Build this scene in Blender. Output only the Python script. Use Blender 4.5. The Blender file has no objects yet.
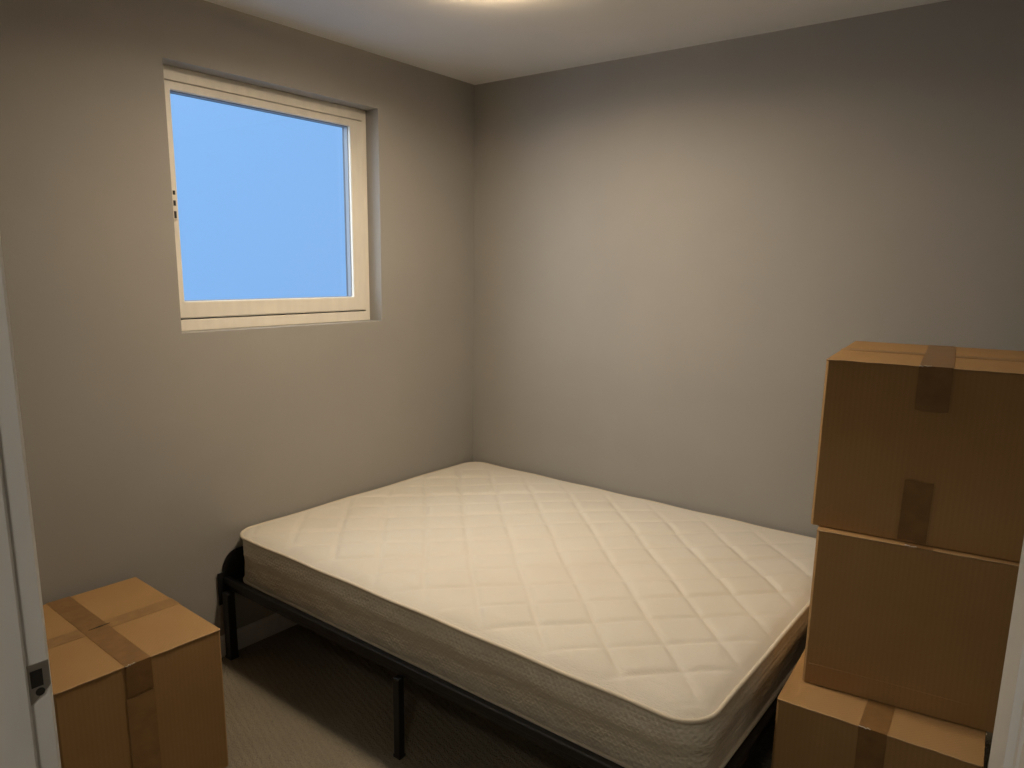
import bpy, bmesh, math, random
from mathutils import Vector, Matrix

random.seed(4)
S = bpy.context.scene
COL = S.collection

# ------------------------------------------------------------------ camera
CAM = Vector((2.47243, -2.82380, 1.50193))
YAW, PITCH, ROLL, FPX = 0.651467, 0.189246, 0.017758, 724.80
PPX, PPY = 9.395, 21.369
fwd = Vector((-math.sin(YAW)*math.cos(PITCH), math.cos(YAW)*math.cos(PITCH), -math.sin(PITCH)))
r0 = Vector((math.cos(YAW), math.sin(YAW), 0)); u0 = r0.cross(fwd)
right = r0*math.cos(ROLL) + u0*math.sin(ROLL)
up = -r0*math.sin(ROLL) + u0*math.cos(ROLL)
cd = bpy.data.cameras.new('camera')
cam = bpy.data.objects.new('camera', cd); COL.objects.link(cam)
M = Matrix((right, up, -fwd)).transposed().to_4x4(); M.translation = CAM
cam.matrix_world = M
cd.sensor_width = 36; cd.lens = FPX/1024*36
cd.shift_x = -PPX/1024; cd.shift_y = PPY/1024
cd.clip_start = 0.01
S.camera = cam

# ------------------------------------------------------------------ world / view
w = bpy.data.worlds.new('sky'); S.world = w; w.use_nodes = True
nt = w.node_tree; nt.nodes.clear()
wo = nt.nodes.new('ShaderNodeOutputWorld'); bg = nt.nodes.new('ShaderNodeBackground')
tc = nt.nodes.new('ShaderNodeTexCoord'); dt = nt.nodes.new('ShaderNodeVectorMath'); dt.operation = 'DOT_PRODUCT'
dt.inputs[1].default_value = (-.48, -.60, .64)      # unseen side of the sky, made brighter to light the room more
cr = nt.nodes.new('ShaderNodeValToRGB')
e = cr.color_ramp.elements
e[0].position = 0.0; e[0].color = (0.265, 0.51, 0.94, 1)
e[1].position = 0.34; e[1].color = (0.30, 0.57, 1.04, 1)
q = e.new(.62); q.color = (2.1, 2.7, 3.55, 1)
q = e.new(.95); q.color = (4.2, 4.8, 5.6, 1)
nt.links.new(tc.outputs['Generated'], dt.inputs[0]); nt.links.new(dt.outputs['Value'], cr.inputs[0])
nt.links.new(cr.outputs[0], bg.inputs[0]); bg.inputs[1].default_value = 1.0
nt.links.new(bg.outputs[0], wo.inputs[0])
S.view_settings.view_transform = 'Standard'; S.view_settings.look = 'None'
S.view_settings.gamma = 1; S.view_settings.use_curve_mapping = False
S.view_settings.exposure = 0.0
LAMP_POWER = 17.8
HALL_POWER = 6.2
S.cycles.use_denoising = True
S.cycles.max_bounces = 10; S.cycles.diffuse_bounces = 2

# ------------------------------------------------------------------ room sizes
H = 2.3623
XR = 2.74            # right wall
YD = -2.58           # room face of the door wall
YC = -2.72           # hall face of the door wall
YH = -3.75           # back of the hall
XH0, XH1 = 1.15, 3.25
JL, JR = 1.697, 2.4678

# ------------------------------------------------------------------ helpers
def mat(name, col=(.8,.8,.8), rough=.6, metal=0.0, spec=.5):
    m = bpy.data.materials.new(name); m.use_nodes = True
    b = m.node_tree.nodes['Principled BSDF']
    b.inputs['Base Color'].default_value = (*col, 1); b.inputs['Roughness'].default_value = rough
    b.inputs['Metallic'].default_value = metal; b.inputs['Specular IOR Level'].default_value = spec
    return m, m.node_tree, b

def coords(nt, scale=(1,1,1), rot=(0,0,0)):
    tc = nt.nodes.new('ShaderNodeTexCoord'); mp = nt.nodes.new('ShaderNodeMapping')
    mp.inputs['Scale'].default_value = scale; mp.inputs['Rotation'].default_value = rot
    nt.links.new(tc.outputs['Object'], mp.inputs[0]); return mp.outputs[0]

def noise(nt, vec, scale, detail=3, rough=.5):
    n = nt.nodes.new('ShaderNodeTexNoise'); n.inputs['Scale'].default_value = scale
    n.inputs['Detail'].default_value = detail; n.inputs['Roughness'].default_value = rough
    nt.links.new(vec, n.inputs['Vector']); return n.outputs['Fac']

def ramp(nt, fac, stops):
    r = nt.nodes.new('ShaderNodeValToRGB'); e = r.color_ramp.elements
    while len(e) < len(stops): e.new(.5)
    for i, (p, c) in enumerate(stops): e[i].position = p; e[i].color = (*c, 1)
    nt.links.new(fac, r.inputs[0]); return r.outputs[0]

def mixc(nt, a, b, f, mode='MIX'):
    m = nt.nodes.new('ShaderNodeMix'); m.data_type = 'RGBA'; m.blend_type = mode
    for s, v in ((m.inputs[6], a), (m.inputs[7], b), (m.inputs[0], f)):
        if hasattr(v, 'links'): nt.links.new(v, s)
        else: s.default_value = v if isinstance(v, (int, float)) else (*v, 1)
    return m.outputs[2]

def math_(nt, op, a, b=None):
    m = nt.nodes.new('ShaderNodeMath'); m.operation = op
    for s, v in zip(m.inputs, (a, b)):
        if v is None: continue
        if hasattr(v, 'links'): nt.links.new(v, s)
        else: s.default_value = v
    return m.outputs[0]

def bump(nt, b, h, strength, dist):
    n = nt.nodes.new('ShaderNodeBump'); n.inputs['Strength'].default_value = strength
    n.inputs['Distance'].default_value = dist
    nt.links.new(h, n.inputs['Height']); nt.links.new(n.outputs[0], b.inputs['Normal'])

def new_obj(name, bm, m=None, parent=None, smooth=False, loc=None, bevel=0, seg=2):
    bmesh.ops.recalc_face_normals(bm, faces=bm.faces)
    me = bpy.data.meshes.new(name); bm.to_mesh(me); bm.free()
    o = bpy.data.objects.new(name, me); COL.objects.link(o)
    if m: me.materials.append(m)
    if smooth:
        for p in me.polygons: p.use_smooth = True
    if parent: o.parent = parent
    if loc: o.location = loc
    if bevel:
        md = o.modifiers.new('bevel', 'BEVEL'); md.width = bevel; md.segments = seg
        md.limit_method = 'ANGLE'; md.angle_limit = math.radians(40)
        md.harden_normals = False
    return o

def empty(name, loc=(0,0,0), rz=0, label=None, cat=None, group=None, kind=None):
    o = bpy.data.objects.new(name, None); COL.objects.link(o)
    o.location = loc; o.rotation_euler = (0,0,rz); o.empty_display_size = .1
    return tag(o, label, cat, group, kind)

def tag(o, label=None, cat=None, group=None, kind=None):
    if label: o['label'] = label
    if cat: o['category'] = cat
    if group: o['group'] = group
    if kind: o['kind'] = kind
    return o

def box(bm, x0, x1, y0, y1, z0, z1):
    v = [bm.verts.new((x, y, z)) for x in (x0, x1) for y in (y0, y1) for z in (z0, z1)]
    for f in ((0,1,3,2),(4,6,7,5),(0,4,5,1),(2,3,7,6),(0,2,6,4),(1,5,7,3)):
        bm.faces.new([v[i] for i in f])
    return v

def ring_wall(bm, axis, a0, a1, z0, z1, h0, h1, hz0, hz1, d0, d1):
    """wall slab with a rectangular hole; axis 'x': slab thickness along x, runs along y"""
    def P(a, z, d): return (d, a, z) if axis == 'x' else (a, d, z)
    V = {}
    for d in (d0, d1):
        V[d] = ([bm.verts.new(P(a, z, d)) for a, z in ((a0,z0),(a1,z0),(a1,z1),(a0,z1))],
                [bm.verts.new(P(a, z, d)) for a, z in ((h0,hz0),(h1,hz0),(h1,hz1),(h0,hz1))])
        o, i = V[d]
        for k in range(4):
            bm.faces.new((o[k], o[(k+1)%4], i[(k+1)%4], i[k]))
    for q in (0, 1):
        for k in range(4):
            bm.faces.new((V[d0][q][k], V[d0][q][(k+1)%4], V[d1][q][(k+1)%4], V[d1][q][k]))

def prism(bm, pts, z0, z1):
    lo = [bm.verts.new((x, y, z0)) for x, y in pts]; hi = [bm.verts.new((x, y, z1)) for x, y in pts]
    n = len(pts)
    bm.faces.new(lo); bm.faces.new(hi)
    for k in range(n): bm.faces.new((lo[k], lo[(k+1)%n], hi[(k+1)%n], hi[k]))

def frame_ring(bm, y0, y1, z0, z1, l, r, b, t, x0, x1):
    """rectangular frame in the y-z plane, member widths l (low y) r (high y) b t, between x0 and x1"""
    ring_wall(bm, 'x', y0, y1, z0, z1, y0+l, y1-r, z0+b, z1-t, x0, x1)

def tube(bm, path, r, closed=False, n=10):
    P = [Vector(p) for p in path]; m = len(P); rings = []
    for i, p in enumerate(P):
        a = P[i-1] if (i or closed) else P[i]; b = P[(i+1) % m] if (i < m-1 or closed) else P[i]
        t = (b-a).normalized()
        ref = Vector((0,0,1)) if abs(t.z) < .9 else Vector((1,0,0))
        s = t.cross(ref).normalized(); q = s.cross(t)
        rings.append([bm.verts.new(p + r*(math.cos(2*math.pi*k/n)*s + math.sin(2*math.pi*k/n)*q)) for k in range(n)])
    for i in range(m if closed else m-1):
        a, b = rings[i], rings[(i+1) % m]
        for k in range(n): bm.faces.new((a[k], a[(k+1)%n], b[(k+1)%n], b[k]))
    if not closed: bm.faces.new(rings[0]); bm.faces.new(rings[-1])

def lathe(bm, prof, n=48, cx=0, cy=0):
    rings = []
    for r, z in prof:
        if r < 1e-6: rings.append([bm.verts.new((cx, cy, z))])
        else: rings.append([bm.verts.new((cx+r*math.cos(2*math.pi*k/n), cy+r*math.sin(2*math.pi*k/n), z)) for k in range(n)])
    for a, b in zip(rings, rings[1:]):
        for k in range(n):
            if len(a) == 1: bm.faces.new((a[0], b[k], b[(k+1)%n]))
            elif len(b) == 1: bm.faces.new((a[k], a[(k+1)%n], b[0]))
            else: bm.faces.new((a[k], a[(k+1)%n], b[(k+1)%n], b[k]))

# ------------------------------------------------------------------ materials
def paint(name, col, bstr=.12):
    m, nt, b = mat(name, col, .72, spec=.3)
    v = coords(nt)
    n = noise(nt, v, 2.2, 4)
    c = ramp(nt, n, [(.3, tuple(x*.965 for x in col)), (.7, tuple(x*1.035 for x in col))])
    nt.links.new(c, b.inputs['Base Color'])
    bump(nt, b, noise(nt, v, 210, 3), bstr, .002)
    return m
M_WALL = paint('grey_wall_paint', (.378, .362, .332), .22)
M_CEIL = paint('white_ceiling_paint', (.84, .83, .81), .08)
M_HALL = paint('pale_hall_paint', (.62, .61, .58), .1)

def wood_white(name, col, rough=.38):
    m, nt, b = mat(name, col, rough, spec=.45)
    v = coords(nt, (1,1,.25))
    n = noise(nt, v, 30, 4)
    nt.links.new(ramp(nt, n, [(.3, tuple(x*.95 for x in col)), (.7, tuple(min(1, x*1.03) for x in col))]), b.inputs['Base Color'])
    bump(nt, b, noise(nt, coords(nt, (1,1,.08)), 160, 3), .05, .001)
    return m
M_TRIM = wood_white('white_gloss_trim', (.70, .69, .67))
M_SASH = wood_white('cream_window_paint', (.93, .875, .765))
M_LINING = wood_white('white_door_lining_paint', (.82, .81, .78))

def m_carpet():
    m, nt, b = mat('beige_carpet', (.3,.27,.22), .95, spec=.1)
    v = coords(nt)
    wv = nt.nodes.new('ShaderNodeTexWave'); wv.wave_type = 'BANDS'; wv.bands_direction = 'Y'
    wv.inputs['Scale'].default_value = 14; wv.inputs['Distortion'].default_value = 4.5
    wv.inputs['Detail'].default_value = 3; wv.inputs['Detail Scale'].default_value = 4
    mp = coords(nt, (1,1,1), (0,0,math.radians(16)))
    nt.links.new(mp, wv.inputs['Vector'])
    vo = nt.nodes.new('ShaderNodeTexVoronoi'); vo.inputs['Scale'].default_value = 260
    nt.links.new(v, vo.inputs['Vector'])
    big = noise(nt, v, 5, 3)
    c = ramp(nt, big, [(.3, (.29,.25,.18)), (.7, (.36,.31,.23))])
    c = mixc(nt, c, (.23,.195,.14), math_(nt, 'MULTIPLY', math_(nt, 'SUBTRACT', 1, wv.outputs['Fac']), .22))
    c = mixc(nt, c, (.18,.155,.11), math_(nt, 'MULTIPLY', vo.outputs['Distance'], .6))
    nt.links.new(c, b.inputs['Base Color'])
    hgt = math_(nt, 'ADD', math_(nt, 'MULTIPLY', wv.outputs['Fac'], .45), math_(nt, 'MULTIPLY', vo.outputs['Distance'], -.9))
    bump(nt, b, hgt, .8, .006)
    return m
M_CARPET = m_carpet()

def m_cardboard():
    m, nt, b = mat('brown_cardboard', (.42,.26,.13), .82, spec=.15)
    v = coords(nt)
    big = noise(nt, v, 6, 4)
    c = ramp(nt, big, [(.3, (.42,.250,.105)), (.7, (.468,.286,.127))])
    fib = noise(nt, v, 420, 2)
    c = mixc(nt, c, (.36,.215,.095), math_(nt, 'MULTIPLY', fib, .35))
    fl = nt.nodes.new('ShaderNodeTexWave'); fl.bands_direction = 'X'; fl.inputs['Scale'].default_value = 38
    fl.inputs['Distortion'].default_value = .6
    mp = coords(nt, (1,1,.15), (0,0,math.radians(45))); nt.links.new(mp, fl.inputs['Vector'])
    c = mixc(nt, c, (.35,.205,.086), math_(nt, 'MULTIPLY', fl.outputs['Fac'], .22))
    nt.links.new(c, b.inputs['Base Color'])
    h = math_(nt, 'ADD', math_(nt, 'MULTIPLY', fl.outputs['Fac'], .25), math_(nt, 'MULTIPLY', fib, .5))
    bump(nt, b, h, .22, .0015)
    return m
M_CARD = m_cardboard()
M_EDGE, _, _ = mat('raw_board_edge', (.52,.35,.19), .85, spec=.2)

def m_tape(name, col, rough):
    m, nt, b = mat(name, col, rough, spec=.35)
    v = coords(nt)
    n = noise(nt, v, 26, 3)
    nt.links.new(ramp(nt, n, [(.3, tuple(x*.86 for x in col)), (.75, tuple(x*1.15 for x in col))]), b.inputs['Base Color'])
    bump(nt, b, noise(nt, v, 22, 3), .25, .004)
    return m
M_TAPE = m_tape('brown_packing_tape', (.255,.140,.052), .42)
M_TAPE2 = m_tape('thin_brown_tape', (.335,.195,.080), .6)

M_CRUMPLE, _, _ = mat('pale_crumpled_tape', (.80,.74,.64), .3)

def m_quilt():
    m, nt, b = mat('cream_quilted_fabric', (.72,.65,.53), .85, spec=.2)
    v = coords(nt)
    big = noise(nt, v, 3.2, 4)
    c = ramp(nt, big, [(.3, (.76,.70,.60)), (.7, (.80,.75,.66))])
    ln = noise(nt, coords(nt, (5,60,1)), 6, 3)
    c = mixc(nt, c, (.69,.625,.52), math_(nt, 'MULTIPLY', ln, .35))
    nt.links.new(c, b.inputs['Base Color'])
    b.inputs['Sheen Weight'].default_value = .15
    n1 = noise(nt, coords(nt, (18,90,18), (0,0,math.radians(8))), 4, 4)
    n2 = noise(nt, v, 300, 2)
    bump(nt, b, math_(nt, 'ADD', n1, math_(nt, 'MULTIPLY', n2, .6)), .4, .004)
    return m
M_QUILT = m_quilt()

def m_border():
    m, nt, b = mat('embossed_border_fabric', (.60,.53,.42), .33, spec=.6)
    v = coords(nt)
    c = ramp(nt, noise(nt, v, 9, 4), [(.3, (.70,.635,.51)), (.7, (.80,.735,.60))])
    nt.links.new(c, b.inputs['Base Color'])
    w1 = nt.nodes.new('ShaderNodeTexWave'); w1.bands_direction = 'X'; w1.inputs['Scale'].default_value = 26; w1.inputs['Distortion'].default_value = 1.2
    w2 = nt.nodes.new('ShaderNodeTexWave'); w2.bands_direction = 'X'; w2.inputs['Scale'].default_value = 26; w2.inputs['Distortion'].default_value = 1.2
    nt.links.new(coords(nt, (1,1,1), (0, math.radians(42), 0)), w1.inputs['Vector'])
    nt.links.new(coords(nt, (1,1,1), (0, math.radians(-42), 0)), w2.inputs['Vector'])
    wr = noise(nt, coords(nt, (1,1,2.5)), 22, 4)
    h = math_(nt, 'ADD', math_(nt, 'MULTIPLY', math_(nt, 'MAXIMUM', w1.outputs['Fac'], w2.outputs['Fac']), .22), math_(nt, 'MULTIPLY', wr, 1.5))
    bump(nt, b, h, .85, .007)
    return m
M_BORDER = m_border()
M_PIPE, _, _ = mat('cream_piping', (.72,.64,.51), .7, spec=.2)

def m_black():
    m, nt, b = mat('black_metal', (.008,.008,.0085), .55, spec=.5)
    bump(nt, b, noise(nt, coords(nt), 300, 2), .1, .001)
    return m
M_BLACK = m_black()
M_DARK, _, _ = mat('dark_recess', (.012,.011,.010), .6)
M_STEEL, _nt, _b = mat('brushed_steel', (.42,.41,.39), .36, 1.0)
bump(_nt, _b, noise(_nt, coords(_nt, (1,1,12)), 60, 2), .1, .001)
M_GASKET, _, _ = mat('dark_grey_gasket', (.06,.075,.10), .5)
M_REVEAL, _, _ = mat('dimmed_reveal_grey', (.26,.29,.34), .5)
M_GLASS = bpy.data.materials.new('clear_glass'); M_GLASS.use_nodes = True
_nt = M_GLASS.node_tree; _nt.nodes.clear()
_o = _nt.nodes.new('ShaderNodeOutputMaterial'); _t = _nt.nodes.new('ShaderNodeBsdfTransparent')
_t.inputs[0].default_value = (.96,.98,.98,1)
_g = _nt.nodes.new('ShaderNodeBsdfGlossy'); _g.inputs['Roughness'].default_value = .02
_m = _nt.nodes.new('ShaderNodeMixShader'); _f = _nt.nodes.new('ShaderNodeLayerWeight'); _f.inputs['Blend'].default_value = .5
_p = math_(_nt, 'MULTIPLY', math_(_nt, 'POWER', _f.outputs['Facing'], 5.0), .8)
_nt.links.new(math_(_nt, 'ADD', _p, .03), _m.inputs[0]); _nt.links.new(_t.outputs[0], _m.inputs[1]); _nt.links.new(_g.outputs[0], _m.inputs[2])
_nt.links.new(_m.outputs[0], _o.inputs[0])

def emit(name, col, s):
    m = bpy.data.materials.new(name); m.use_nodes = True
    b = m.node_tree.nodes['Principled BSDF']
    b.inputs['Base Color'].default_value = (.8,.8,.78,1)
    b.inputs['Emission Color'].default_value = (*col, 1); b.inputs['Emission Strength'].default_value = s
    return m
M_LAMP = emit('warm_lamp_diffuser', (1.0, .80, .56), 6.0)
M_GLOW = emit('ceiling_glow_emitter', (1.0, .74, .46), 140.0)  # added emitter for the glow on the ceiling around the bed lamp
M_ADDED_LAMP = emit('added_hall_lamp_diffuser', (1.0, .90, .76), 3.0)

# ------------------------------------------------------------------ the setting
def structure(name, build, m, **k):
    bm = bmesh.new(); build(bm); return tag(new_obj(name, bm, m, **k), kind='structure')

WY0, WY1, WZ0, WZ1 = -1.538, -0.620, 1.2525, 2.149      # window recess
structure('floor', lambda b: box(b, -.2, XH1+.1, YH-.1, .2, -.12, 0), M_CARPET)
structure('ceiling', lambda b: box(b, -.2, XR+.1, YD-.02, .2, H, H+.12), M_CEIL)
structure('wall_left', lambda b: ring_wall(b, 'x', YD, 0, 0, H, WY0, WY1, WZ0, WZ1, 0, -.16), M_WALL)
structure('wall_back', lambda b: box(b, -.16, XR+.1, 0, .14, 0, H), M_WALL)
structure('wall_right', lambda b: box(b, XR, XR+.1, YD, 0, 0, H), M_WALL)

def door_wall(b):        # doorway reaches the floor: an inverted U
    DH = 2.03
    o0, o1 = JL-.03, JR+.03
    out = [(-.16,0),(o0,0),(o0,DH),(o1,DH),(o1,0),(XH1+.1,0),(XH1+.1,H),(-.16,H)]
    A = [b.verts.new((x, YD, z)) for x, z in out]; B = [b.verts.new((x, YC, z)) for x, z in out]
    n = len(out)
    for V in (A, B):
        b.faces.new((V[0],V[1],V[2],V[7])); b.faces.new((V[2],V[3],V[6],V[7])); b.faces.new((V[3],V[4],V[5],V[6]))
    for k in range(n): b.faces.new((A[k],A[(k+1)%n],B[(k+1)%n],B[k]))
structure('wall_front', door_wall, M_WALL)
structure('wall_hall_left', lambda b: box(b, XH0-.1, XH0, YH, YC, 0, H), M_HALL)
structure('wall_hall_right', lambda b: box(b, XH1, XH1+.1, YH, YC, 0, H), M_HALL)
structure('wall_hall_back', lambda b: box(b, XH0-.1, XH1+.1, YH-.1, YH, 0, H), M_HALL)
structure('ceiling_hall', lambda b: box(b, XH0-.1, XH1+.1, YH-.1, YD-.02, H, H+.12), M_CEIL)

def skirting(name, run, a0, a1, d, s):
    # profile: thickness .014, height .082, bevelled top
    prof = [(0,0),(.014,0),(.014,.070),(.006,.082),(0,.082)]
    def build(b):
        E = []
        for a in (a0, a1):
            E.append([b.verts.new(((d+s*t), a, z) if run == 'y' else (a, d+s*t, z)) for t, z in prof])
        b.faces.new(E[0]); b.faces.new(E[1])
        for k in range(5): b.faces.new((E[0][k], E[0][(k+1)%5], E[1][(k+1)%5], E[1][k]))
    structure(name, build, M_TRIM)
skirting('baseboard_left', 'y', YD, 0, 0, 1)
skirting('baseboard_back', 'x', .014, XR-.014, 0, -1)
skirting('baseboard_right', 'y', YD, 0, XR, -1)
skirting('baseboard_front', 'x', .014, JL-.03, YD, 1)

# ------------------------------------------------------------------ window
win = empty('window_1', (-.09, (WY0+WY1)/2, WZ0), kind='structure')
wl = (.09, -(WY0+WY1)/2, -WZ0)
FX = -.079
bm = bmesh.new(); frame_ring(bm, WY0, WY1, WZ0, WZ1, .028, .024, .040, .046, FX, FX-.065)
new_obj('window_frame', bm, M_SASH, win, loc=wl, bevel=.0025)
sy0, sy1, sz0, sz1 = WY0+.0285, WY1-.0245, WZ0+.0455, WZ1-.0485
bm = bmesh.new(); frame_ring(bm, sy0, sy1, sz0, sz1, .030, .066, .060, .028, FX+.003, FX-.050)
bm2 = bmesh.new(); frame_ring(bm2, WY0, WY1, WZ0, WZ1, .045, .042, .058, .062, FX-.052, FX-.064)
new_obj('rebate', bm2, M_SASH, win, loc=wl)
sash = new_obj('sash', bm, M_SASH, win, loc=wl, bevel=.004)
gy0, gy1, gz0, gz1 = sy0+.030, sy1-.066, sz0+.060, sz1-.028
bm = bmesh.new(); frame_ring(bm, gy0, gy1, gz0, gz1, .0022, .0022, .0016, .0032, FX-.034, FX-.046)
new_obj('gasket', bm, M_GASKET, win, loc=wl)
bm = bmesh.new(); frame_ring(bm, gy0, gy1, gz0, gz1, .0028, .0028, .0016, .0032, FX-.012, FX-.0338)  # added ring, its grey-blue colour tones down the sky-lit sash reveal
new_obj('reveal_dimming_ring', bm, M_REVEAL, win, loc=wl)
bm = bmesh.new(); box(bm, FX-.042, FX-.038, gy0-.004, gy1+.004, gz0-.004, gz1+.004)
new_obj('pane', bm, M_GLASS, win, loc=wl)
# handle base left on the left stile, its two fixing holes showing dark
hy = sy0+.013
bm = bmesh.new(); box(bm, FX+.003, FX+.011, hy-.009, hy+.009, 1.640, 1.745)
hp = new_obj('handle', bm, M_SASH, win, loc=wl, bevel=.003)
for z, hh in ((1.658, .012), (1.697, .009), (1.732, .007)):
    bm = bmesh.new(); box(bm, FX+.011, FX+.0125, hy-.004, hy+.005, z-hh, z+hh)
    new_obj('fixing_hole', bm, M_DARK, hp, bevel=.001)

# ------------------------------------------------------------------ doorway
DZ = 2.03
door = empty('door_1', ((JL+JR)/2, (YD+YC)/2, 0), kind='structure')
dl = (-(JL+JR)/2, -(YD+YC)/2, 0)
YR = -2.6012
# latch-side lining with rebate and planted stop
bm = bmesh.new()
prism(bm, [(JL-.0299, YD+.001), (JL-.0035, YD+.001), (JL, YD-.0025), (JL, YC), (JL-.0299, YC)], 0, DZ)
lin = new_obj('jamb', bm, M_LINING, door, loc=dl)
bm = bmesh.new()
prism(bm, [(JL, YR), (JL+.004, YR), (JL+.006, YR-.0025), (JL+.006, YR-.045), (JL+.004, YR-.0475), (JL, YR-.0475)], 0, DZ-.012)
new_obj('door_stop', bm, M_LINING, door, loc=dl)
# hinge-side lining: shallow mouldings stepping towards the hall
bm = bmesh.new()
prism(bm, [(JR+.0302, YD+.001), (JR+.0015, YD+.001), (JR, YD-.002), (2.4716, -2.6235), (2.4734, -2.6250), (2.4734, -2.6265), (2.4738, -2.648), (2.4744, -2.6485), (2.4745, -2.675), (2.4760, YC), (JR+.0302, YC)], 0, DZ)
new_obj('jamb', bm, M_LINING, door, loc=dl)
bm = bmesh.new(); box(bm, JL-.0299, JR+.0302, YC, YD+.001, DZ-.012, DZ+.018)
new_obj('head_jamb', bm, M_LINING, door, loc=dl, bevel=.002)
# hall-side casings
for x0, x1, z0, z1 in ((JL-.075, JL-.008, 0, DZ+.06), (JR+.014, JR+.085, 0, DZ+.06), (JL-.008, JR+.014, DZ-.002, DZ+.06)):
    bm = bmesh.new(); box(bm, x0, x1, YC-.016, YC, z0, z1)
    new_obj('casing', bm, M_LINING, door, loc=dl, bevel=.004)
# strike plate on the latch side
sp_y0, sp_y1, sp_z0, sp_z1 = YR+.0012, YD-.0012, 1.066, 1.108
bm = bmesh.new()
pts = [(sp_y0, sp_z0), (sp_y1-.001, sp_z0+.014), (sp_y1, sp_z0+.016), (sp_y1, sp_z1), (sp_y0, sp_z1)]
lo = [bm.verts.new((JL-.001, y, z)) for y, z in pts]; hi = [bm.verts.new((JL+.0012, y, z)) for y, z in pts]
bm.faces.new(lo); bm.faces.new(hi)
for k in range(5): bm.faces.new((lo[k], lo[(k+1)%5], hi[(k+1)%5], hi[k]))
sp = new_obj('strike_plate', bm, M_STEEL, door, loc=dl)
bm = bmesh.new(); box(bm, JL+.0008, JL+.0016, sp_y0+.0018, sp_y0+.0125, 1.0835, 1.1015)
new_obj('latch_hole', bm, M_DARK, sp)
for z in (1.0775,):
    bm = bmesh.new(); lathe(bm, [(0,0),(.0042,0),(.0042,.0008),(0,.0008)], 14)
    bmesh.ops.rotate(bm, verts=bm.verts, cent=(0,0,0), matrix=Matrix.Rotation(math.pi/2, 3, 'Y'))
    bmesh.ops.translate(bm, verts=bm.verts, vec=(JL+.0009, sp_y0+.009, z))
    new_obj('screw_hole', bm, M_DARK, sp)

# ------------------------------------------------------------------ ceiling lamps
def ceiling_lamp(x, y, r, face, rim, power, spread, col, label):
    """thin round panel lamp: base, ring added to throw a glow on the ceiling, plate, opal face, and the lamp's own downward light"""
    t = empty('ceiling_light', (x, y, H), label=label, cat='light')
    bm = bmesh.new(); lathe(bm, [(0,0),(r*.45,0),(r*.45,-.0345),(0,-.0345)])
    new_obj('base', bm, M_TRIM, t)
    bm = bmesh.new(); lathe(bm, [(r*.5,-.0348),(r-.002,-.0348),(r-.002,-.0354),(r*.5,-.0354)] + [(r*.5,-.0348)])
    new_obj('added_halo_ring', bm, rim, t)  # ring added for the ceiling glow, left unlit on the hall lamp
    bm = bmesh.new(); lathe(bm, [(0,-.0357),(r-.001,-.0357),(r,-.0362),(r,-.0395),(r-.002,-.0410),(r-.009,-.0410),(r-.009,-.0375),(0,-.0375)])
    new_obj('plate', bm, M_TRIM, t)
    bm = bmesh.new(); lathe(bm, [(0,-.0378),(r-.0095,-.0378),(r-.0095,-.0395),(r-.012,-.0405),(0,-.0405)])
    new_obj('diffuser', bm, face, t)
    L = bpy.data.lights.new('lamp_light', 'AREA'); L.shape = 'DISK'; L.size = 2*(r-.012)
    L.energy = power; L.color = col; L.spread = math.radians(spread)
    o = bpy.data.objects.new('lamp_light', L); COL.objects.link(o); o.parent = t; o.location = (0,0,-.043)
    return t
LX, LY = .951, -1.047
ceiling_lamp(LX, LY, .14, M_LAMP, M_GLOW, LAMP_POWER, 167, (1.0, .82, .60), 'round warm flush ceiling lamp above the bed')
ceiling_lamp(2.45, -3.30, .12, M_ADDED_LAMP, M_TRIM, HALL_POWER, 180, (1.0, .90, .76), 'added ceiling lamp in the unseen hall, lighting the doorway and box fronts')  # unseen lamp, added to light the jambs and box fronts

# ------------------------------------------------------------------ bed frame
bx0, bx1, by0, by1 = .009, 1.942, -1.474, -.016
bed = empty('bed_frame', ((bx0+bx1)/2, (by0+by1)/2, 0), label='low black metal bed frame carrying the bare cream mattress', cat='bed')
bl = (-(bx0+bx1)/2, -(by0+by1)/2, 0)
ZR0, ZR1 = .270, .318
def part(name, build, m, parent, loc, bevel=0, smooth=False):
    bm = bmesh.new(); build(bm); return new_obj(name, bm, m, parent, smooth, loc, bevel)
def front_rail(b):
    y = by0+.026
    pr = [(y+.004,ZR0),(y+.024,ZR0),(y+.024,ZR1-.002),(y+.022,ZR1),(y+.004,ZR1),(y+.001,ZR1-.002),(y,ZR1-.005),(y,ZR1-.021),(y+.002,ZR1-.024),(y+.012,ZR1-.026),(y+.012,ZR0)]
    pr = pr[1:10] + [(y+.012, ZR0)]
    A = [b.verts.new((bx0, q, z)) for q, z in pr]; B = [b.verts.new((bx1, q, z)) for q, z in pr]
    b.faces.new(A); b.faces.new(B); n = len(pr)
    for k in range(n): b.faces.new((A[k], A[(k+1)%n], B[(k+1)%n], B[k]))
part('side_rail', front_rail, M_BLACK, bed, bl)
part('side_rail', lambda b: box(b, bx0, bx1, by1-.028, by1, ZR0, ZR1-.0225), M_BLACK, bed, bl, .006)
part('end_rail', lambda b: box(b, bx0, bx0+.028, by0+.0505, by1-.0285, ZR0, ZR1-.0225), M_BLACK, bed, bl, .006)
part('end_rail', lambda b: box(b, bx1-.028, bx1, by0+.0505, by1-.0285, ZR0, ZR1-.0225), M_BLACK, bed, bl, .006)
ym = (by0+by1)/2
part('centre_beam', lambda b: box(b, bx0+.0285, bx1-.0285, ym-.015, ym+.015, ZR0-.01, ZR1-.031), M_BLACK, bed, bl, .003)
for i in range(12):
    xs = bx0+.10+i*(bx1-bx0-.2)/11
    part('slat', lambda b: box(b, xs-.02, xs+.02, by0+.0505, by1-.0285, ZR1-.030, ZR1-.022), M_BLACK, bed, bl, .002)
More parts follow.
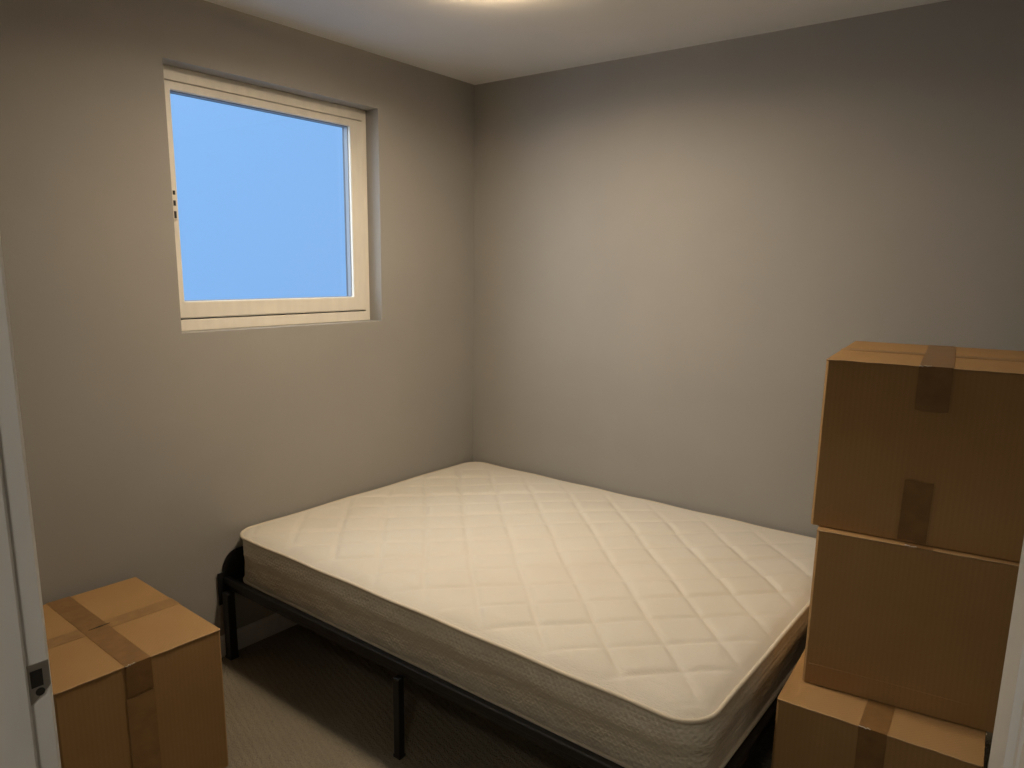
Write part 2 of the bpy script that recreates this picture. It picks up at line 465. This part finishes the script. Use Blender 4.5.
for xl, yl, wz in ((bx0+.017, by0+.006, .036), (bx1-.038, by0+.006, .036), (bx0+.017, by1-.034, .036), (bx1-.038, by1-.034, .036),
                   (.957, by0+.016, .026), (.957, by1-.032, .026), (.957, ym-.013, .026)):
    lg = part('leg', lambda b: box(b, xl, xl+wz, yl, yl+wz*.9, .006, ZR0), M_BLACK, bed, bl, .003)
    part('foot_cap', lambda b: box(b, xl-.002, xl+wz+.002, yl-.002, yl+wz*.9+.002, 0, .010), M_BLACK, lg, None, .002)
# corner bracket and rounded mattress retainer at the wall end
part('corner_bracket', lambda b: box(b, bx0-.0035, bx0-.0003, by0+.003, by0+.06, ZR0-.06, .338), M_BLACK, bed, bl, .001)
def retainer(b):
    y0, y1, z0, z1 = by0+.026, by0+.30, ZR0+.01, .416
    pts = [(y0, z0)]
    for k in range(9):
        a = math.pi - k*math.pi/16; pts.append((y0+.065+.065*math.cos(a), z1-.075+.075*math.sin(a)))
    for k in range(9):
        a = math.pi/2 - k*math.pi/16; pts.append((y1-.065+.065*math.cos(a), z1-.075+.075*math.sin(a)))
    pts.append((y1, z0))
    A = [b.verts.new((bx0-.0045, y, z)) for y, z in pts]; B = [b.verts.new((bx0-.0015, y, z)) for y, z in pts]
    b.faces.new(A); b.faces.new(B); n = len(pts)
    for k in range(n): b.faces.new((A[k], A[(k+1)%n], B[(k+1)%n], B[k]))
part('mattress_retainer', retainer, M_BLACK, bed, bl)

# ------------------------------------------------------------------ mattress
mx0, mx1, my0, my1 = .013, 1.922, -1.412, -.016
MZ0, MZT = ZR1-.022+.0005, .484
mat_t = empty('mattress', ((mx0+mx1)/2, (my0+my1)/2, MZ0), label='bare cream mattress with diamond quilting lying on the black frame', cat='mattress')
ml = (-(mx0+mx1)/2, -(my0+my1)/2, -MZ0)
RC = .096
def outline(inset=0.0, step=.012):
    x0, x1, y0, y1, r = mx0+inset, mx1-inset, my0+inset, my1-inset, RC-inset
    pts = []
    def seg(a, b):
        n = max(1, int((Vector(b)-Vector(a)).length/step))
        for k in range(n): pts.append(tuple(Vector(a).lerp(Vector(b), k/n)))
    def arc(cx, cy, a0):
        n = max(4, int(r*math.pi/2/step))
        for k in range(n):
            a = a0 + k*math.pi/2/n; pts.append((cx+r*math.cos(a), cy+r*math.sin(a)))
    seg((x0+r, y0), (x1-r, y0)); arc(x1-r, y0+r, -math.pi/2)
    seg((x1, y0+r), (x1, y1-r)); arc(x1-r, y1-r, 0)
    seg((x1-r, y1), (x0+r, y1)); arc(x0+r, y1-r, math.pi/2)
    seg((x0, y1-r), (x0, y0+r)); arc(x0+r, y0+r, math.pi)
    return pts
# side border: bulging wall with slight waviness
bm = bmesh.new()
nz = 14; rings = []
for j in range(nz+1):
    t = j/nz
    bulge = -.002 + .004*math.sin(math.pi*t)**.6 + .013*math.exp(-((t-.70)/.17)**2)
    ring = []
    for i, (x, y) in enumerate(outline(.004)):
        c = Vector(((mx0+mx1)/2, (my0+my1)/2))
        if x < mx0+.03: bulge *= .25
        wv = .0012*math.sin(x*23+t*7)+.0010*math.sin(y*31-t*5)+.0008*math.sin((x-y)*61+t*11)
        px = min(max(x, mx0+RC), mx1-RC); py = min(max(y, my0+RC), my1-RC)
        d = Vector((x-px, y-py)); d = d.normalized() if d.length else Vector((0,0))
        q = Vector((x, y)) + d*(bulge + wv*math.sin(math.pi*t) - .004)
        ring.append(bm.verts.new((q.x, q.y, MZ0+.008+(MZT-MZ0-.012)*t)))
    rings.append(ring)
n = len(rings[0])
for a, b_ in zip(rings, rings[1:]):
    for k in range(n): bm.faces.new((a[k], a[(k+1)%n], b_[(k+1)%n], b_[k]))
new_obj('side_border', bm, M_BORDER, mat_t, True, ml)
bm = bmesh.new()
prs = outline(.014, .03); lo = [bm.verts.new((x, y, MZ0)) for x, y in prs]; hi = [bm.verts.new((x, y, MZ0+.02)) for x, y in prs]
bm.faces.new(lo); bm.faces.new(hi)
for k in range(len(prs)): bm.faces.new((lo[k], lo[(k+1)%len(prs)], hi[(k+1)%len(prs)], hi[k]))
new_obj('underside', bm, M_BORDER, mat_t, False, ml)
for z, ins in ((MZT, .0035), (MZ0+.008, .006)):
    bm = bmesh.new()
    tube(bm, [(x, y, z+.0012*math.sin(x*19+y*13)) for x, y in outline(ins, .02)], .0062, True, 10)
    new_obj('piping', bm, M_PIPE, mat_t, True, ml)
# quilted top: a dense sheet puffed between stitched diamonds
bm = bmesh.new()
step = .0075; ins = .006
X0, X1, Y0, Y1, R_ = mx0+ins, mx1-ins, my0+ins, my1-ins, RC-ins
nx, ny = int((X1-X0)/step), int((Y1-Y0)/step)
def edge_dist(x, y):
    ax, ay = min(x-X0, X1-x), min(y-Y0, Y1-y)
    if ax < R_ and ay < R_: return R_ - math.hypot(R_-ax, R_-ay)
    return min(ax, ay)
rnd = lambda a, b: math.sin(a*12.9898+b*78.233)
V = {}
inside = {}
for i in range(nx+1):
    for j in range(ny+1):
        x, y = X0+(X1-X0)*i/nx, Y0+(Y1-Y0)*j/ny
        ax, ay = min(x-X0, X1-x), min(y-Y0, Y1-y)
        ok = True
        if ax < R_ and ay < R_:
            d = math.hypot(R_-ax, R_-ay)
            if d > R_:
                ok = False
                cx = X0+R_ if x-X0 < X1-x else X1-R_; cy = Y0+R_ if y-Y0 < Y1-y else Y1-R_
                x, y = cx+(x-cx)*R_/d, cy+(y-cy)*R_/d
        inside[i, j] = ok
        e = max(0, edge_dist(x, y))
        wob = .005*math.sin(x*5.1+y*3.3)+.003*math.sin(x*11-y*8+1)
        u = (x+y+wob-.545)/.226; v = (x-y+.8*wob-2.645)/.190
        du, dv = abs(u-round(u))*.226/1.414, abs(v-round(v))*.190/1.414
        ku, kv = math.floor(u), math.floor(v)
        amp = .0108*(.85+.2*rnd(ku, kv))*min(1, e/.09)*min(1, (Y1-y)/.26)**1.2
        pf = amp*(1-math.exp(-(du/.0085)**1.2))*(1-.9*math.exp(-(dv/.0085)**1.2))
        roll = 1-(1-min(e/.06, 1))**2
        lump = min(1, e/.3)**1.5*(.003*math.sin(x*4.3+1)*math.sin(y*5.2+.4)+.0012*math.sin(x*17+y*9)*math.sin(y*15-x*6))
        z = MZT+.001 + roll*.012 + min(1, e/.03)*(pf+lump) + .002*min(e/.02,1)
        V[i, j] = bm.verts.new((x, y, z))
for i in range(nx):
    for j in range(ny):
        k = [(i,j),(i+1,j),(i+1,j+1),(i,j+1)]
        if any(inside[q] for q in k): bm.faces.new([V[q] for q in k])
loose = [v for v in bm.verts if not v.link_faces]
bmesh.ops.delete(bm, geom=loose, context='VERTS')
new_obj('quilted_top', bm, M_QUILT, mat_t, True, ml)

# ------------------------------------------------------------------ cardboard boxes
BW, BD, BH = .440, .571, .431
def carton(x, y, z, rz, label, top_tape, cross, front_top, front_bottom, seed, w=BW, d=BD, h=BH, slit=False, toff=0.0, long_tape=False, crease=0):
    """x, y = front-left bottom corner; width along local +x, depth along local +y, front face at local y = 0"""
    rn = random.Random(seed)
    c, s = math.cos(rz), math.sin(rz)
    t = empty('cardboard_box', (x, y, z), rz, label, 'box', 'brown moving boxes')
    th = .004
    # carton body: four walls and floor, corners rounded, panels slightly bowed
    bm = bmesh.new()
    nseg = 10
    per = []
    r = .006
    def side(ax, ay, bx_, by_, nx_, ny_):
        for k in range(nseg+1):
            f = k/nseg; L = math.hypot(bx_-ax, by_-ay); ff = (r + f*(L-2*r))/L
            per.append((ax+(bx_-ax)*ff, ay+(by_-ay)*ff, nx_, ny_, f))
    side(0,0,w,0,0,-1); side(w,0,w,d,1,0); side(w,d,0,d,0,1); side(0,d,0,0,-1,0)
    rows = []
    nzz = 8
    bow = [rn.uniform(-.001, .0008) for _ in range(4)]
    for j in range(nzz+1):
        zz = .0 + (h-th)*j/nzz
        row = []
        for i, (px, py, nx_, ny_, f) in enumerate(per):
            b_ = bow[i//(nseg+1)]*math.sin(math.pi*f)*math.sin(math.pi*j/nzz)
            row.append(bm.verts.new((px+nx_*b_, py+ny_*b_, zz)))
        rows.append(row)
    m_ = len(per)
    for a, b_ in zip(rows, rows[1:]):
        for k in range(m_): bm.faces.new((a[k], a[(k+1)%m_], b_[(k+1)%m_], b_[k]))
    bm.faces.new(rows[0])
    # inner rim so the board has thickness
    rim = [bm.verts.new((min(max(p[0], th), w-th), min(max(p[1], th), d-th), h-th)) for p in per]
    dn = [bm.verts.new((v.co.x, v.co.y, h-.03)) for v in rim]
    for k in range(m_):
        bm.faces.new((rows[-1][k], rows[-1][(k+1)%m_], rim[(k+1)%m_], rim[k]))
        bm.faces.new((rim[k], rim[(k+1)%m_], dn[(k+1)%m_], dn[k]))
    bm.faces.new(dn)
    body = new_obj('carton_body', bm, M_CARD, t, False)
    # two top flaps meeting over the middle, each hinged on a long side
    g = .0012
    for sgn, (xa, xb) in ((-1, (0, w/2-g)), (1, (w/2+g, w))):
        bm = bmesh.new(); n1, n2 = 10, 10; grid = []
        lift = 0.0
        for zz in (h-th, h):
            G = {}
            for i in range(n1+1):
                for j in range(n2+1):
                    fx, fy = i/n1, j/n2
                    px, py = xa+(xb-xa)*fx, .0008+(d-.0016)*fy
                    sag = -.0004*math.sin(math.pi*fy)*(fx if sgn < 0 else 1-fx)
                    G[i, j] = bm.verts.new((px, py, zz + (sag if zz == h else 0) + (lift if zz == h else 0)*math.sin(math.pi*fx)))
            grid.append(G)
        for q, G in enumerate(grid):
            for i in range(n1):
                for j in range(n2): bm.faces.new((G[i,j], G[i+1,j], G[i+1,j+1], G[i,j+1]))
        lo_, hi_ = grid
        loop = [(i,0) for i in range(n1)]+[(n1,j) for j in range(n2)]+[(i,n2) for i in range(n1,0,-1)]+[(0,j) for j in range(n2,0,-1)]
        for k in range(len(loop)):
            a, b_ = loop[k], loop[(k+1)%len(loop)]
            bm.faces.new((lo_[a], lo_[b_], hi_[b_], hi_[a]))
        new_obj('flap', bm, M_CARD, t, False, bevel=.0012)
    # tape: a thin strip running over the top and folded down the front and back
    def strip(xc, wd, path, m, name='tape', across=False, ragged=True):
        """path: list of (along, z) points in the y-z plane (or x-z plane if across)"""
        bm = bmesh.new()
        L = []; R2 = []
        tt = .0007
        pts = []
        for (a0, z0), (a1, z1) in zip(path, path[1:]):
            k = max(1, int(math.hypot(a1-a0, z1-z0)/.03))
            for q in range(k): pts.append((a0+(a1-a0)*q/k, z0+(z1-z0)*q/k))
        pts.append(path[-1])
        rows_ = []
        for i, (a, z_) in enumerate(pts):
            j1 = rn.uniform(-.0008, .0008)
            tilt = .0
            row = []
            for q in range(5):
                off = (q/4-.5)*wd + j1
                aa = a; zz = z_
                if ragged and i in (0, len(pts)-1): zz += rn.uniform(-.002, .002)
                row.append(bm.verts.new((aa, xc+off, zz) if across else (xc+off, aa, zz)))
            rows_.append(row)
        for a, b_ in zip(rows_, rows_[1:]):
            for q in range(4): bm.faces.new((a[q], a[q+1], b_[q+1], b_[q]))
        o = new_obj(name, bm, m, t, False)
        sd = o.modifiers.new('thickness', 'SOLIDIFY'); sd.thickness = .0005; sd.offset = 0
        return o
    e = .0014
    up_ = h+.0003
    if cross:
        strip(d*.5, .058, [(-e, h-.06), (-e, up_), (w+e, up_), (w+e, h-.06)], M_TAPE2, across=True)
    if top_tape:
        strip(w*.5+toff, top_tape, [(-e-.001, h-front_top), (-e-.001, up_+.0004), (d+e, up_+.0004), (d+e, h-.09)], M_TAPE)
    if front_bottom:
        strip(w*.5-.006, .062, [(-e-.002, .004), (-e-.002, front_bottom)], M_TAPE)
    if long_tape:
        strip(w*.5+toff, top_tape*1.1, [(-e, h-front_top-.005), (-e, .02)], M_TAPE2)
    if slit:
        bm = bmesh.new(); prism(bm, [(w*.5-.034, d*.5-.002), (w*.5-.004, d*.5-.0045), (w*.5+.026, d*.5+.001), (w*.5-.002, d*.5+.003)], up_+.0007, up_+.0014)
        new_obj('slit', bm, M_DARK, t, False)
    if top_tape:
        bm = bmesh.new(); xs0 = w*.5+toff-top_tape*.5
        tube(bm, [(xs0+k*.0032, -.0022+rn.uniform(-.0012, .0012), h+.0006+rn.uniform(-.0016, .0020)) for k in range(9)], .0011, False, 5)
        new_obj('crumpled_tape_edge', bm, M_CRUMPLE, t, True)
    # pale crushed board showing along the front top edge
    bm = bmesh.new()
    tube(bm, [(x_, -.0006+rn.uniform(-.0006, .0006), h-.001+rn.uniform(-.0006,.0006)) for x_ in [.003+k*(w-.006)/24 for k in range(25)]], .0017, False, 6)
    new_obj('worn_edge', bm, M_EDGE, t, True)
    if crease:
        bm = bmesh.new(); tube(bm, [(x_, -.0004, crease+.0015*math.sin(x_*9)) for x_ in [.012+k*(w-.1)/20 for k in range(21)]], .0011, False, 6)
        new_obj('crease', bm, M_CARD, t, True)
    return t
carton(1.984, -1.086, 0, .065, 'lowest cardboard box of the stack by the bed foot, brown tape over its middle', .062, False, .12, 0, 1, w=.448, long_tape=True)
carton(2.010, -.966, .4335, .140, 'plain-fronted cardboard box in the middle of the three box stack', .06, False, .0, 0, 2, w=.458, d=.53, h=.4225, crease=.055)
carton(1.986, -.940, .8585, .115, 'topmost cardboard box of the tall stack with tape strips down its front', .07, True, .105, .155, 3, w=.478, d=.585)
carton(.588, -2.232, 0, math.pi/2-.025, 'single taped cardboard box on the carpet against the window wall', .067, True, .09, 0, 5, w=.436, d=.553, h=.447, slit=True, toff=-.016, long_tape=True)
